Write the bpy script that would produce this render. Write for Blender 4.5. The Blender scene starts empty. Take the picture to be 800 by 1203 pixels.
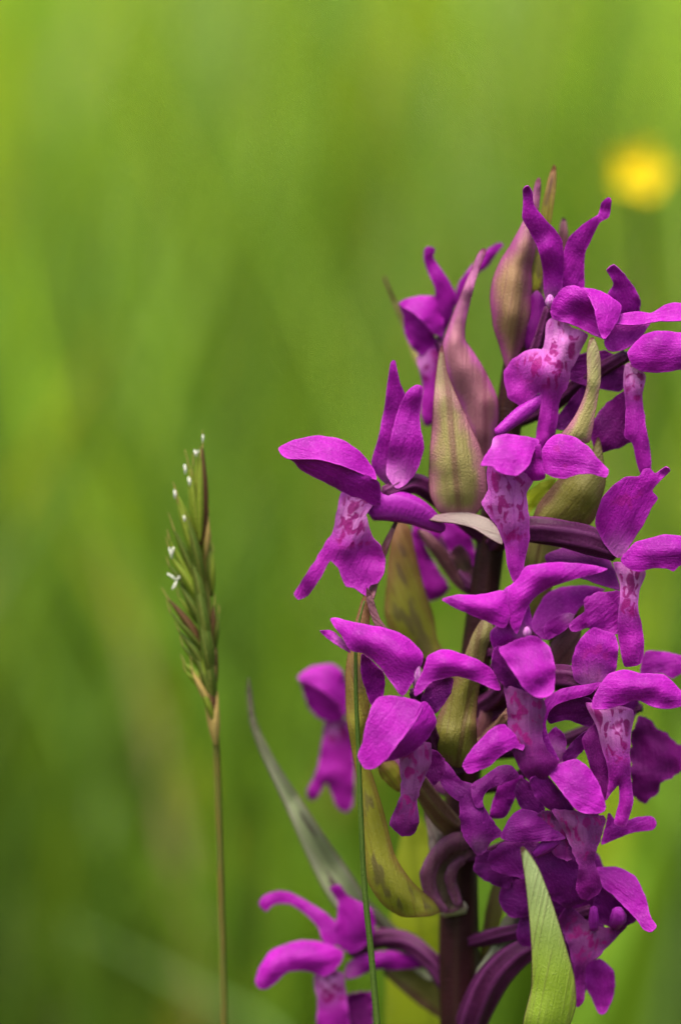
import bpy, math, random
import numpy as np
from mathutils import Vector, Matrix
from mathutils.geometry import delaunay_2d_cdt

random.seed(7)
rng = np.random.default_rng(7)
R = math.radians
sc = bpy.context.scene
col = sc.collection

# ------------------------------------------------------------------ camera
FOC, PITCH, SENS = 0.407, R(10), 23.6
F_LENS = 100.0
ZC = 0.205                                   # height of the picture centre above the ground
CAM = Vector((0, -FOC * math.cos(PITCH), ZC + FOC * math.sin(PITCH)))
cam_d = bpy.data.cameras.new('camera')
cam = bpy.data.objects.new('camera', cam_d); col.objects.link(cam)
cam.location = CAM
cam.rotation_euler = (math.pi / 2 - PITCH, 0, 0)
cam_d.sensor_fit = 'VERTICAL'; cam_d.sensor_height = SENS; cam_d.sensor_width = SENS
cam_d.lens = F_LENS; cam_d.clip_start = 0.01; cam_d.clip_end = 1000
cam_d.dof.use_dof = True
cam_d.dof.focus_distance = FOC - 0.0100
cam_d.dof.aperture_fstop = 7.0
sc.camera = cam

# ------------------------------------------------------------------ light
SUN_EL, SUN_AZ = R(74), R(215)               # bright overcast, light from above and slightly behind the camera
world = bpy.data.worlds.new('World'); sc.world = world; world.use_nodes = True
wn = world.node_tree.nodes; wl = world.node_tree.links
sky = wn.new('ShaderNodeTexSky'); sky.sky_type = 'NISHITA'; sky.sun_disc = False
sky.sun_elevation = SUN_EL; sky.sun_rotation = SUN_AZ
sky.air_density = .7; sky.dust_density = 8.0; sky.ozone_density = .6
wl.new(sky.outputs[0], wn['Background'].inputs[0])
wn['Background'].inputs[1].default_value = 0.15
sun_d = bpy.data.lights.new('sun', 'SUN'); sun_d.energy = 1.5; sun_d.angle = R(28); sun_d.color = (1, .96, .88)
sun = bpy.data.objects.new('sun', sun_d); col.objects.link(sun)
sd = Vector((math.sin(SUN_AZ) * math.cos(SUN_EL), math.cos(SUN_AZ) * math.cos(SUN_EL), math.sin(SUN_EL)))
sun.rotation_euler = sd.to_track_quat('Z', 'Y').to_euler()
sun.location = (0, 0, 3)
vs = sc.view_settings
vs.view_transform = 'Standard'; vs.look = 'None'; vs.gamma = 1; vs.exposure = 1.6; vs.use_curve_mapping = False
sc.cycles.use_denoising = True
sc.cycles.max_bounces = 6; sc.cycles.diffuse_bounces = 3; sc.cycles.transmission_bounces = 5
sc.cycles.caustics_reflective = False; sc.cycles.caustics_refractive = False

# ------------------------------------------------------------------ photo pixel + depth -> world
KPX = SENS / F_LENS / 1203.0
S = KPX * FOC                                # metres per photo pixel at the picture plane (0.08 mm)
cp, sp = math.cos(PITCH), math.sin(PITCH)
AX_R = np.array([1.0, 0, 0]); AX_U = np.array([0, sp, cp]); AX_F = np.array([0, cp, -sp])
CAMN = np.array(CAM)
SHEAR = 0.08
def Wn(a):
    """(n,3) array of photo x, photo y, depth towards the camera in photo pixels -> world points"""
    a = np.asarray(a, float).reshape(-1, 3)
    D = FOC - (a[:, 2] + SHEAR * (601.5 - a[:, 1])) * S
    return CAMN + ((a[:, 0] - 400) * KPX * D)[:, None] * AX_R - ((a[:, 1] - 601.5) * KPX * D)[:, None] * AX_U + D[:, None] * AX_F
def at_dist(x, y, D):
    return CAMN + (x - 400) * KPX * D * AX_R - (y - 601.5) * KPX * D * AX_U + D * AX_F

# ------------------------------------------------------------------ object helpers
ORG = {}
def link(name, V, Fc, mat, parent=None, attr=None, uv=None, smooth=True, kind=None, label=None):
    V = np.asarray(V, float)
    o3 = V.mean(0)
    me = bpy.data.meshes.new(name)
    me.from_pydata((V - o3).tolist(), [], [list(map(int, f)) for f in Fc])
    if smooth: me.polygons.foreach_set('use_smooth', [True] * len(me.polygons))
    if attr is not None:
        a = me.color_attributes.new('info', 'FLOAT_COLOR', 'POINT')
        a.data.foreach_set('color', np.asarray(attr, np.float32).ravel())
    if uv is not None:
        u = me.attributes.new('puv', 'FLOAT_VECTOR', 'POINT')
        u.data.foreach_set('vector', np.asarray(uv, np.float32).ravel())
    me.materials.append(mat)
    ob = bpy.data.objects.new(name, me); col.objects.link(ob)
    base = np.zeros(3)
    if parent is not None:
        ob.parent = parent; base = ORG[parent.name]
    ob.location = o3 - base
    ORG[ob.name] = o3
    if kind: ob['kind'] = kind
    if label: ob['label'] = label
    return ob
def thing(name, label, cat, loc, group=None):
    o = bpy.data.objects.new(name, None); col.objects.link(o)
    o.empty_display_size = .01
    o.location = loc; o['label'] = label; o['category'] = cat
    if group: o['group'] = group
    ORG[o.name] = np.array(loc, float)
    return o

def crom(P, closed, step):
    """Catmull-Rom resample of a polyline of any dimension (first two columns give the length)"""
    P = np.asarray(P, float); n = len(P); out = []
    rngI = range(n) if closed else range(n - 1)
    for i in rngI:
        if closed: p0, p1, p2, p3 = P[i - 1], P[i], P[(i + 1) % n], P[(i + 2) % n]
        else: p0, p1, p2, p3 = P[max(i - 1, 0)], P[i], P[i + 1], P[min(i + 2, n - 1)]
        m = max(1, int(np.linalg.norm((p2 - p1)[:2]) / step + .5))
        for k in range(m):
            t = k / m
            m1, m2 = .36 * (p2 - p0), .36 * (p3 - p1)
            out.append((2 * t ** 3 - 3 * t * t + 1) * p1 + (t ** 3 - 2 * t * t + t) * m1 + (3 * t * t - 2 * t ** 3) * p2 + (t ** 3 - t * t) * m2)
    if not closed: out.append(P[-1])
    return np.array(out)

def chord(A, step):
    A = np.asarray(A, float)
    L = np.r_[0, np.cumsum(np.maximum(np.linalg.norm(np.diff(A[:, :3], axis=0), axis=1), 1e-6))]
    M = np.zeros_like(A); sl = np.diff(A, axis=0) / np.diff(L)[:, None]; h = np.diff(L)
    M[0], M[-1] = sl[0], sl[-1]
    for i in range(1, len(A) - 1): M[i] = (sl[i - 1] * h[i] + sl[i] * h[i - 1]) / (h[i] + h[i - 1])
    out = []
    for i in range(len(h)):
        m = int(min(40, max(2, h[i] / step + .5)))
        for k in range(m):
            t = k / m
            out.append((2 * t ** 3 - 3 * t * t + 1) * A[i] + (t ** 3 - 2 * t * t + t) * h[i] * M[i] + (3 * t * t - 2 * t ** 3) * A[i + 1] + (t ** 3 - t * t) * h[i] * M[i + 1])
    out.append(A[-1])
    return np.array(out)

def tps(C, dv, Q, lam=2.0):
    C = np.asarray(C, float); n = len(C)
    def ker(A, B):
        r = np.sqrt(((A[:, None] - B[None]) ** 2).sum(2) + 9.0)
        return r * r * np.log(r)
    Km = ker(C, C) + lam * np.eye(n)
    Pm = np.c_[np.ones(n), C]
    A = np.block([[Km, Pm], [Pm.T, np.zeros((3, 3))]])
    w = np.linalg.lstsq(A, np.r_[dv, 0, 0, 0], rcond=None)[0]
    return ker(Q, C) @ w[:n] + np.c_[np.ones(len(Q)), Q] @ w[n:]

def inside(poly, Q):
    x, y = Q[:, 0], Q[:, 1]; r = np.zeros(len(Q), bool)
    x1, y1 = poly[:, 0], poly[:, 1]; x2, y2 = np.roll(x1, -1), np.roll(y1, -1)
    for a, b, c, d in zip(x1, y1, x2, y2):
        if b == d: continue
        k = ((b > y) != (d > y)) & (x < (c - a) * (y - b) / (d - b) + a)
        r ^= k
    return r
def edist(poly, Q):
    A = poly; B = np.roll(poly, -1, 0); AB = B - A
    t = ((Q[:, None] - A[None]) * AB[None]).sum(2) / np.maximum((AB ** 2).sum(1), 1e-9)
    t = np.clip(t, 0, 1)
    P = A[None] + t[:, :, None] * AB[None]
    return np.sqrt(((Q[:, None] - P) ** 2).sum(2)).min(1)

SEED = [0]
def sheet(name, outline, mat, parent, d=0., tilt=(0, 0), dome=8., ridge=(), pale=None, th=2.2, step=4.2, groove=1.6, ripple=1.0, label=None):
    """A thin organic sheet (petal, bract, lip): outline in photo pixels with a relief in depth; a closed shell with real thickness.
    outline points (x, y[, dd]); ridge points (x, y, dd): extra relief; outline[0] lies at the base, the axis runs to the farthest point"""
    SEED[0] += 1; rs = np.random.default_rng(SEED[0])
    O = np.array([(p + (0,))[:3] if len(p) == 2 else p for p in outline], float)
    B = crom(O, True, step * .8)
    ph = rs.uniform(0, 6.28, 3); s_ = np.arange(len(B)) / len(B) * 6.2832
    c0 = B[:, :2].mean(0); rad = B[:, :2] - c0
    wob = .35 * np.sin(s_ * 9 + ph[0]) + .3 * np.sin(s_ * 17 + ph[1])
    B[:, :2] += rad / np.maximum(np.linalg.norm(rad, axis=1), 1)[:, None] * (wob * .7 * ripple + max(0, ripple - 1.1) * (1.3 * np.sin(s_ * 13 + ph[2]) + 1.0 * np.sin(s_ * 27 + ph[1])))[:, None]
    poly = B[:, :2]
    mn, mx = poly.min(0), poly.max(0)
    gx, gy = np.meshgrid(np.arange(mn[0], mx[0], step), np.arange(mn[1], mx[1], step * .87))
    gx = gx + (np.arange(gx.shape[0]) % 2)[:, None] * step * .5
    G = np.c_[gx.ravel(), gy.ravel()] + rs.normal(0, step * .07, (gx.size, 2))
    G = G[inside(poly, G)]
    if len(G): G = G[edist(poly, G) > step * .55]
    allp = np.vstack([poly, G]) if len(G) else poly
    nb = len(poly)
    res = delaunay_2d_cdt([Vector(p) for p in allp], [], [list(range(nb))], 1, 1e-5)
    vv = np.array([(v.x, v.y) for v in res[0]]); ff = res[2]
    orig = res[3]
    isb = np.array([any(i < nb for i in o) for o in orig])
    n = len(vv)
    ed = edist(poly, vv); ed[isb] = 0; mxe = max(ed.max(), 1.0); t = ed / mxe
    # relief
    dd = np.zeros(n)
    if len(ridge) or np.abs(O[:, 2]).max() > 0:
        C = np.vstack([O[:, :2]] + ([np.array(ridge)[:, :2]] if len(ridge) else []))
        dv = np.r_[O[:, 2], [r[2] for r in ridge]] if len(ridge) else O[:, 2]
        dd = tps(C, dv, vv)
    base = O[0, :2]; far = O[np.argmax(((O[:, :2] - base) ** 2).sum(1)), :2]
    ax = far - base; L = max(np.linalg.norm(ax), 1); ax = ax / L; px = np.array([-ax[1], ax[0]])
    al = (vv - base) @ ax / L; ac = (vv - base) @ px
    flatk = .75 if name in ('lip', 'bract', 'bud') else .42
    dd += dome * flatk * (.5 * (1 - (1 - t) ** 2) + .5 * t * t * (3 - 2 * t))
    if name in ('sepal', 'petal'): dd += rs.uniform(-.16, .06) * L * (np.clip(al, 0, 1) - .35) ** 2 * 1.6 + rs.uniform(-.006, .006) * ac ** 2 * np.clip(al, 0, 1)
    dd -= groove * np.exp(-(ac / (.16 * mxe + 1.5)) ** 2) * np.clip(t * 2, 0, 1) * np.clip(1.15 - al, 0, 1)
    dd += rs.uniform(-1.5, 3.0) * ripple * (1 - t) ** 3
    cen = vv.mean(0)
    dd += (vv[:, 0] - cen[0]) * tilt[0] + (vv[:, 1] - cen[1]) * tilt[1]
    # edge ripple, stronger towards the tip, and shallow lengthwise pleats along the veins
    dd += ripple * (1 - t) ** 2 * (1.6 * np.sin(al * 11 + ph[2]) + 1.0 * np.sin(al * 23 + ac * .1 + ph[0]))
    dd += ripple * .14 * np.sin(ac * .42 + np.sin(al * 4 + ph[1]) * .8) * t
    k = int(np.clip(len(vv) / 45, 3, 9)); Cb = np.vstack([vv[rs.integers(0, n, k)], O[:, :2]])
    dd += tps(Cb, np.r_[rs.normal(0, min(1.9, .08 * mxe + .6) * min(ripple, 1.2) * (.35 if name in ('bract', 'bud') else 1.), k), rs.normal(0, .6 * ripple, len(O))], vv, 4.)
    P3 = np.c_[vv, d + dd]
    # normals in pixel space
    N = np.zeros((n, 3)); tri = []
    for f in ff:
        for k in range(1, len(f) - 1): tri.append((f[0], f[k], f[k + 1]))
    tri = np.array(tri)
    fn = np.cross(P3[tri[:, 1]] - P3[tri[:, 0]], P3[tri[:, 2]] - P3[tri[:, 0]])
    flip = fn[:, 2] < 0; fn[flip] *= -1; tri[flip] = tri[flip][:, ::-1]
    for k in range(3): np.add.at(N, tri[:, k], fn)
    N /= np.maximum(np.linalg.norm(N, axis=1), 1e-6)[:, None]
    hth = np.where(isb, .26 * th, np.minimum(.5 * th, .34 * th + ed * .04 * th))[:, None]
    top = P3 + N * hth; bot = P3 - N * hth
    # boundary edges
    cnt = {}
    for a, b, c in tri:
        for e in ((a, b), (b, c), (c, a)): cnt[e] = cnt.get(e, 0) + 1
    faces = [(a, c, b) for a, b, c in tri] + [(a + n, b + n, c + n) for a, b, c in tri]
    rim = {}; ring = []                                  # the rim has vertices of its own, so the edge stays crisp
    def rv(i):
        if i not in rim: rim[i] = 2 * n + len(ring); ring.append(i)
        return rim[i]
    for (a, b) in list(cnt):
        if (b, a) not in cnt: faces.append((rv(a), rv(b), rv(b + n), rv(a + n)))
    shell = np.vstack([top, bot]); shell = np.vstack([shell, shell[ring]])
    two = np.r_[np.arange(n), np.arange(n), np.array(ring) % n]
    pa = np.zeros(n)
    if pale is not None:
        x0, y0, r0, st = pale
        r0 *= .8; st *= .85
        pa = st * np.exp(-(((vv[:, 0] - x0) ** 2 + (vv[:, 1] - y0) ** 2) / r0 ** 2))
    info = np.c_[t, pa, np.clip(al, 0, 1), np.clip(.5 + ac / (2 * mxe), 0, 1)]
    uvw = np.c_[al * L, ac, np.full(n, rs.uniform(0, 500))]
    return link(name, Wn(shell), faces, mat, parent, info[two], uvw[two], label=label)

def tube_px(pts, rads, nseg=14, rib=0, ribn=6, twist=0.0, flat=1.0, step=5., cap=True):
    """tube through photo-pixel points; returns world verts, faces, info, uv"""
    A = np.c_[np.asarray(pts, float), np.asarray(rads, float)]
    A = chord(A, step)
    P, r = A[:, :3], np.maximum(A[:, 3], .05)
    T = np.gradient(P, axis=0); T /= np.maximum(np.linalg.norm(T, axis=1), 1e-6)[:, None]
    up = np.array([0, 0, 1.0]) if abs(T[0, 2]) < .9 else np.array([1.0, 0, 0])
    V = []; inf = []; uv = []; m = len(P); L = 0
    for i in range(m):
        x = np.cross(T[i], up); x /= max(np.linalg.norm(x), 1e-6); y = np.cross(x, T[i])
        if i: L += np.linalg.norm(P[i] - P[i - 1])
        for k in range(nseg):
            a = 2 * math.pi * k / nseg
            rr = r[i] * (1 + rib * math.cos(ribn * a + twist * L))
            V.append(P[i] + x * math.cos(a) * rr + y * math.sin(a) * rr * flat)
            inf.append((.5 + .5 * math.cos(ribn * a + twist * L), 0, i / (m - 1), 0)); uv.append((L, a * 6, 0))
    Fc = []
    for i in range(m - 1):
        for k in range(nseg):
            k2 = (k + 1) % nseg
            Fc.append((i * nseg + k, i * nseg + k2, (i + 1) * nseg + k2, (i + 1) * nseg + k))
    if cap:
        for i0, Pn, T_, rv in ((0, P[0], -T[0], r[0]), (m - 1, P[-1], T[-1], r[-1])):
            V.append(Pn + T_ * rv * .5); c = len(V) - 1; inf.append((.5, 0, 0 if i0 == 0 else 1, 0)); uv.append((L if i0 else 0, 0, 0))
            for k in range(nseg):
                k2 = (k + 1) % nseg
                Fc.append((i0 * nseg + k2, i0 * nseg + k, c) if i0 == 0 else (i0 * nseg + k, i0 * nseg + k2, c))
    return np.array(V), Fc, np.array(inf), np.array(uv)
def tube(name, pts, rads, mat, parent, label=None, **kw):
    V, Fc, inf, uv = tube_px(pts, rads, **kw)
    return link(name, Wn(V), Fc, mat, parent, inf, uv, label=label)
def tube_w(name, pts, rads, mat, parent, **kw):
    """the same with world points (metres)"""
    V, Fc, inf, uv = tube_px(np.asarray(pts) / S, np.asarray(rads) / S, **kw)
    return link(name, V * S, Fc, mat, parent, inf, uv)

# ------------------------------------------------------------------ materials
def newmat(name):
    m = bpy.data.materials.new(name); m.use_nodes = True
    nt = m.node_tree; nt.nodes.clear()
    return m, nt, nt.nodes, nt.links
def nd(nt, typ, **kw):
    x = nt.nodes.new(typ)
    for k, v in kw.items(): setattr(x, k, v)
    return x
def mixc(nt, fac, a, b, mode='MIX'):
    m = nt.nodes.new('ShaderNodeMix'); m.data_type = 'RGBA'; m.blend_type = mode
    for sock, v in ((m.inputs[0], fac), (m.inputs[6], a), (m.inputs[7], b)):
        if isinstance(v, bpy.types.NodeSocket): nt.links.new(v, sock)
        elif isinstance(v, (int, float)): sock.default_value = v
        else: sock.default_value = (*v, 1)
    return m.outputs[2]
def ramp(nt, v, lo, hi, a=0., b=1.):
    m = nt.nodes.new('ShaderNodeMapRange'); m.inputs[1].default_value = lo; m.inputs[2].default_value = hi
    m.inputs[3].default_value = a; m.inputs[4].default_value = b
    m.interpolation_type = 'SMOOTHSTEP'
    nt.links.new(v, m.inputs[0]); return m.outputs[0]
def math_(nt, op, a, b=None):
    m = nt.nodes.new('ShaderNodeMath'); m.operation = op
    for i, v in enumerate((a, b)):
        if v is None: continue
        if isinstance(v, bpy.types.NodeSocket): nt.links.new(v, m.inputs[i])
        else: m.inputs[i].default_value = v
    return m.outputs[0]
def noise(nt, vec, scale, detail=2., rough=.5):
    n = nt.nodes.new('ShaderNodeTexNoise'); n.inputs['Scale'].default_value = scale
    n.inputs['Detail'].default_value = detail; n.inputs['Roughness'].default_value = rough
    nt.links.new(vec, n.inputs['Vector']); return n
def mapping(nt, vec, scale):
    m = nt.nodes.new('ShaderNodeMapping'); m.inputs['Scale'].default_value = scale
    nt.links.new(vec, m.inputs['Vector']); return m.outputs[0]
def info_nodes(nt):
    a = nt.nodes.new('ShaderNodeAttribute'); a.attribute_name = 'info'
    sep = nt.nodes.new('ShaderNodeSeparateColor'); nt.links.new(a.outputs['Color'], sep.inputs[0])
    u = nt.nodes.new('ShaderNodeAttribute'); u.attribute_name = 'puv'
    return sep.outputs[0], sep.outputs[1], sep.outputs[2], a.outputs['Alpha'], u.outputs['Vector']
def finish(nt, colr, transl, rough, bump_h=None, bump_s=.15, bump_d=.0002, spec=.4, sheen=0., tcol=None):
    p = nt.nodes.new('ShaderNodeBsdfPrincipled'); out = nt.nodes.new('ShaderNodeOutputMaterial')
    p.inputs['Specular IOR Level'].default_value = spec
    if sheen:
        p.inputs['Sheen Weight'].default_value = sheen; p.inputs['Sheen Roughness'].default_value = .4
    nt.links.new(colr, p.inputs['Base Color'])
    if isinstance(rough, bpy.types.NodeSocket): nt.links.new(rough, p.inputs['Roughness'])
    else: p.inputs['Roughness'].default_value = rough
    if bump_h is not None:
        b = nt.nodes.new('ShaderNodeBump'); b.inputs['Strength'].default_value = bump_s; b.inputs['Distance'].default_value = bump_d
        nt.links.new(bump_h, b.inputs['Height']); nt.links.new(b.outputs[0], p.inputs['Normal'])
    if transl > 0:
        t = nt.nodes.new('ShaderNodeBsdfTranslucent'); nt.links.new(tcol if tcol is not None else colr, t.inputs[0])
        mx = nt.nodes.new('ShaderNodeMixShader'); mx.inputs[0].default_value = transl
        nt.links.new(p.outputs[0], mx.inputs[1]); nt.links.new(t.outputs[0], mx.inputs[2]); nt.links.new(mx.outputs[0], out.inputs[0])
    else: nt.links.new(p.outputs[0], out.inputs[0])

def petal_mat(name, base, dark, light, spots=False, blotch=0.):
    m, nt, _, L = newmat(name)
    t, pa, al, ac, uv = info_nodes(nt)
    ob = nd(nt, 'ShaderNodeObjectInfo')
    big = noise(nt, mapping(nt, uv, (.03, .03, 1)), 1., 2.).outputs[0]
    vein = noise(nt, mapping(nt, uv, (.022, .20, 1)), 1., 3., .6).outputs[0]
    fine = noise(nt, mapping(nt, uv, (.36, .42, 1)), 1., 3., .6).outputs[0]
    c = mixc(nt, ramp(nt, big, .3, .7), base, dark)
    c = mixc(nt, math_(nt, 'MULTIPLY', ramp(nt, vein, .54, .72), .24), c, dark)
    c = mixc(nt, math_(nt, 'MULTIPLY', ramp(nt, fine, .50, .72), .38), c, light)
    c = mixc(nt, math_(nt, 'MULTIPLY', ramp(nt, t, .16, 0.), .5), c, light)       # paler thin rim
    if blotch:
        bl = noise(nt, mapping(nt, uv, (.06, .06, 1)), 1., 1.).outputs[0]
        c = mixc(nt, math_(nt, 'MULTIPLY', math_(nt, 'MULTIPLY', ramp(nt, bl, .56, .66), ramp(nt, t, .25, .6)), blotch), c, (.22, .004, .16))
    wob = math_(nt, 'MULTIPLY', pa, ramp(nt, vein, .25, .6, .55, 1.1))
    c = mixc(nt, wob, c, (.55, .20, .50))
    if spots:
        # crimson broken loops and dashes on the pale middle of the lip
        nz = noise(nt, mapping(nt, uv, (.036, .064, 1)), 1., 1., .5)
        lp = ramp(nt, math_(nt, 'ABSOLUTE', math_(nt, 'SUBTRACT', nz.outputs[0], .5)), .075, .045)
        warp = nd(nt, 'ShaderNodeVectorMath', operation='MULTIPLY_ADD')
        L.new(nz.outputs['Color'], warp.inputs[0]); warp.inputs[1].default_value = (26, 20, 0); L.new(uv, warp.inputs[2])
        vor = nd(nt, 'ShaderNodeTexVoronoi'); vor.inputs['Scale'].default_value = 1.
        L.new(mapping(nt, warp.outputs[0], (.042, .095, 1)), vor.inputs['Vector'])
        brk = noise(nt, mapping(nt, uv, (.11, .11, 1)), 1., 1.).outputs[0]
        sp_ = math_(nt, 'MAXIMUM', ramp(nt, vor.outputs['Distance'], .40, .27), math_(nt, 'MULTIPLY', lp, ramp(nt, brk, .44, .56)))
        zone = ramp(nt, t, .06, .30)
        zone2 = ramp(nt, pa, .01, .10)
        c = mixc(nt, math_(nt, 'MULTIPLY', math_(nt, 'MULTIPLY', sp_, zone), math_(nt, 'MULTIPLY', zone2, .9)), c, (.19, .002, .11))
    crum = noise(nt, mapping(nt, uv, (.07, .11, 1)), 1., 3., .6).outputs[0]
    hgt = math_(nt, 'ADD', math_(nt, 'ADD', math_(nt, 'MULTIPLY', vein, .9), math_(nt, 'MULTIPLY', fine, .6)), math_(nt, 'MULTIPLY', crum, .7))
    rgh = ramp(nt, fine, .3, .75, .62, .40)
    finish(nt, c, .24, rgh, hgt, .6, .00025, spec=.12)
    return m
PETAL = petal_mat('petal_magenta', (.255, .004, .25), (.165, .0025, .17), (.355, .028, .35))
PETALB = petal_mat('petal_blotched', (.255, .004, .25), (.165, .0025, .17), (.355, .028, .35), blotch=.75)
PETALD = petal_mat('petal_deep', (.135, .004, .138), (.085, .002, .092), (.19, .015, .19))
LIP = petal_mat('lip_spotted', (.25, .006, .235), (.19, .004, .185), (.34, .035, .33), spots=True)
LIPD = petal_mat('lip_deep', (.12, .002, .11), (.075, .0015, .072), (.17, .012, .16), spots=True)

def bract_mat(name, cen, edge, rib, tip, blot=0., edge_w=.45, transl=.22, tipw=.5):
    m, nt, _, L = newmat(name)
    t, pa, al, ac, uv = info_nodes(nt)
    big = noise(nt, mapping(nt, uv, (.03, .05, 1)), 1., 3.).outputs[0]
    vein = noise(nt, mapping(nt, uv, (.008, .34, 1)), 1., 2.).outputs[0]
    fine = noise(nt, mapping(nt, uv, (.5, .6, 1)), 1., 2.).outputs[0]
    tt = math_(nt, 'ADD', t, math_(nt, 'MULTIPLY', math_(nt, 'SUBTRACT', big, .5), .9))
    sc_ = lambda q: tuple(.72 * v for v in q)
    edge, cen, rib, tip = map(sc_, (edge, cen, rib, tip))
    c = mixc(nt, ramp(nt, tt, 0., edge_w), edge, cen)
    c = mixc(nt, math_(nt, 'MULTIPLY', ramp(nt, al, 1 - tipw, 1.), .8), c, tip)
    c = mixc(nt, math_(nt, 'MULTIPLY', ramp(nt, vein, .55, .68), .35), c, rib)
    ribw = math_(nt, 'ABSOLUTE', math_(nt, 'SUBTRACT', ac, .5))
    c = mixc(nt, math_(nt, 'MULTIPLY', ramp(nt, ribw, .09, .02), .6), c, rib)
    c = mixc(nt, math_(nt, 'MULTIPLY', ramp(nt, fine, .5, .78), .10), c, (.42, .40, .26))
    c = mixc(nt, ramp(nt, t, .07, .0), c, rib)
    if blot:
        n = noise(nt, mapping(nt, uv, (.022, .09, 1)), 1., 1.5).outputs[0]
        c = mixc(nt, math_(nt, 'MULTIPLY', math_(nt, 'MULTIPLY', ramp(nt, n, .53, .60), ramp(nt, t, .2, .5)), blot), c, (.05, .016, .035))
    h = math_(nt, 'ADD', math_(nt, 'MULTIPLY', vein, 1.3), math_(nt, 'MULTIPLY', fine, .8))
    finish(nt, c, transl, .55, h, .5, .00022, spec=.2)
    return m
B_PINK = bract_mat('bract_pink', (.31, .115, .155), (.38, .075, .27), (.17, .03, .075), (.44, .14, .32))
B_MIX = bract_mat('bract_greenish', (.29, .25, .085), (.38, .13, .20), (.17, .05, .065), (.30, .30, .12), edge_w=.6)
B_BUD = bract_mat('bud_sheath', (.29, .17, .085), (.29, .05, .18), (.15, .03, .07), (.33, .10, .25), edge_w=.7)
B_OLIVE = bract_mat('bract_olive', (.165, .15, .022), (.15, .075, .035), (.085, .028, .018), (.22, .19, .07))
B_YELL = bract_mat('bract_yellow_green', (.27, .27, .022), (.24, .17, .03), (.15, .06, .02), (.26, .10, .06), blot=.5, transl=.35)
B_GREEN = bract_mat('bract_green', (.19, .29, .016), (.20, .27, .025), (.09, .05, .03), (.34, .42, .20), edge_w=.25)
B_PALE = bract_mat('bract_pale', (.22, .27, .135), (.26, .28, .18), (.10, .05, .07), (.14, .07, .07), blot=.0, tipw=.35)
B_SPOT = bract_mat('bract_pale_spotted', (.22, .27, .135), (.26, .28, .18), (.13, .10, .08), (.12, .09, .06), blot=.9, tipw=.3)
B_DARK = bract_mat('bract_dark', (.075, .05, .028), (.135, .028, .075), (.035, .012, .018), (.13, .03, .07), transl=.12)
B_CURL = bract_mat('bract_curl', (.115, .030, .07), (.16, .04, .12), (.06, .012, .03), (.13, .03, .09), transl=.12)
B_REED = bract_mat('bract_reddish', (.16, .05, .06), (.22, .07, .12), (.08, .02, .035), (.26, .10, .14))
B_ASH = bract_mat('bract_ash', (.26, .21, .19), (.30, .20, .22), (.14, .06, .07), (.20, .10, .13))
LEAF = bract_mat('leaf_yellow_green', (.50, .60, .02), (.46, .56, .03), (.34, .42, .02), (.52, .58, .04), transl=.5)
LEAFB = bract_mat('leaf_green', (.085, .17, .02), (.08, .16, .02), (.05, .10, .015), (.10, .18, .03), blot=.9, transl=.3)

def stem_mat(name, a, b, c3, transl=0.):
    m, nt, _, L = newmat(name)
    t, pa, al, ac, uv = info_nodes(nt)
    n1 = noise(nt, mapping(nt, uv, (.02, .12, 1)), 1., 3.).outputs[0]
    n2 = noise(nt, mapping(nt, uv, (.3, .3, 1)), 1., 2.).outputs[0]
    c = mixc(nt, ramp(nt, n1, .35, .65), a, b)
    c = mixc(nt, math_(nt, 'MULTIPLY', ramp(nt, t, .45, .95), .55), c, c3)
    finish(nt, c, transl, .5, math_(nt, 'ADD', math_(nt, 'MULTIPLY', n1, 1.5), n2), .5, .0002, spec=.12)
    return m
STEM = stem_mat('stem_purple_brown', (.015, .0035, .0035), (.024, .005, .007), (.026, .010, .006))
OVARY = stem_mat('ovary_purple', (.040, .004, .028), (.065, .008, .05), (.13, .025, .11), .1)
OVARYG = stem_mat('ovary_brown', (.12, .05, .04), (.15, .07, .05), (.21, .13, .08), .1)
SPUR = stem_mat('spur_magenta', (.25, .012, .26), (.20, .008, .21), (.32, .04, .33), .25)
COLUMN = stem_mat('column_pale', (.42, .13, .40), (.36, .08, .36), (.52, .30, .50), .2)
CULM = stem_mat('grass_culm', (.10, .085, .016), (.075, .10, .016), (.12, .075, .022), .15)
THIN = stem_mat('grass_thin', (.038, .075, .010), (.05, .085, .012), (.065, .10, .02), .15)
ANTHER = stem_mat('anther_white', (.66, .66, .58), (.58, .58, .50), (.7, .7, .64), .2)
STRAW = stem_mat('husk_straw', (.33, .23, .07), (.27, .22, .06), (.38, .26, .10), .3)
SPK_G = stem_mat('husk_green', (.10, .155, .012), (.15, .19, .016), (.18, .20, .03), .25)
SPK_D = stem_mat('husk_dark_green', (.042, .075, .008), (.06, .065, .010), (.10, .12, .018), .2)
SPK_B = stem_mat('husk_purple_brown', (.055, .022, .012), (.065, .035, .012), (.11, .075, .022), .15)
YPET = stem_mat('buttercup_yellow', (.52, .42, .002), (.50, .38, .002), (.56, .45, .004), .25)
YCEN = stem_mat('buttercup_centre', (.62, .40, .01), (.55, .40, .02), (.6, .5, .03), .1)

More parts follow.
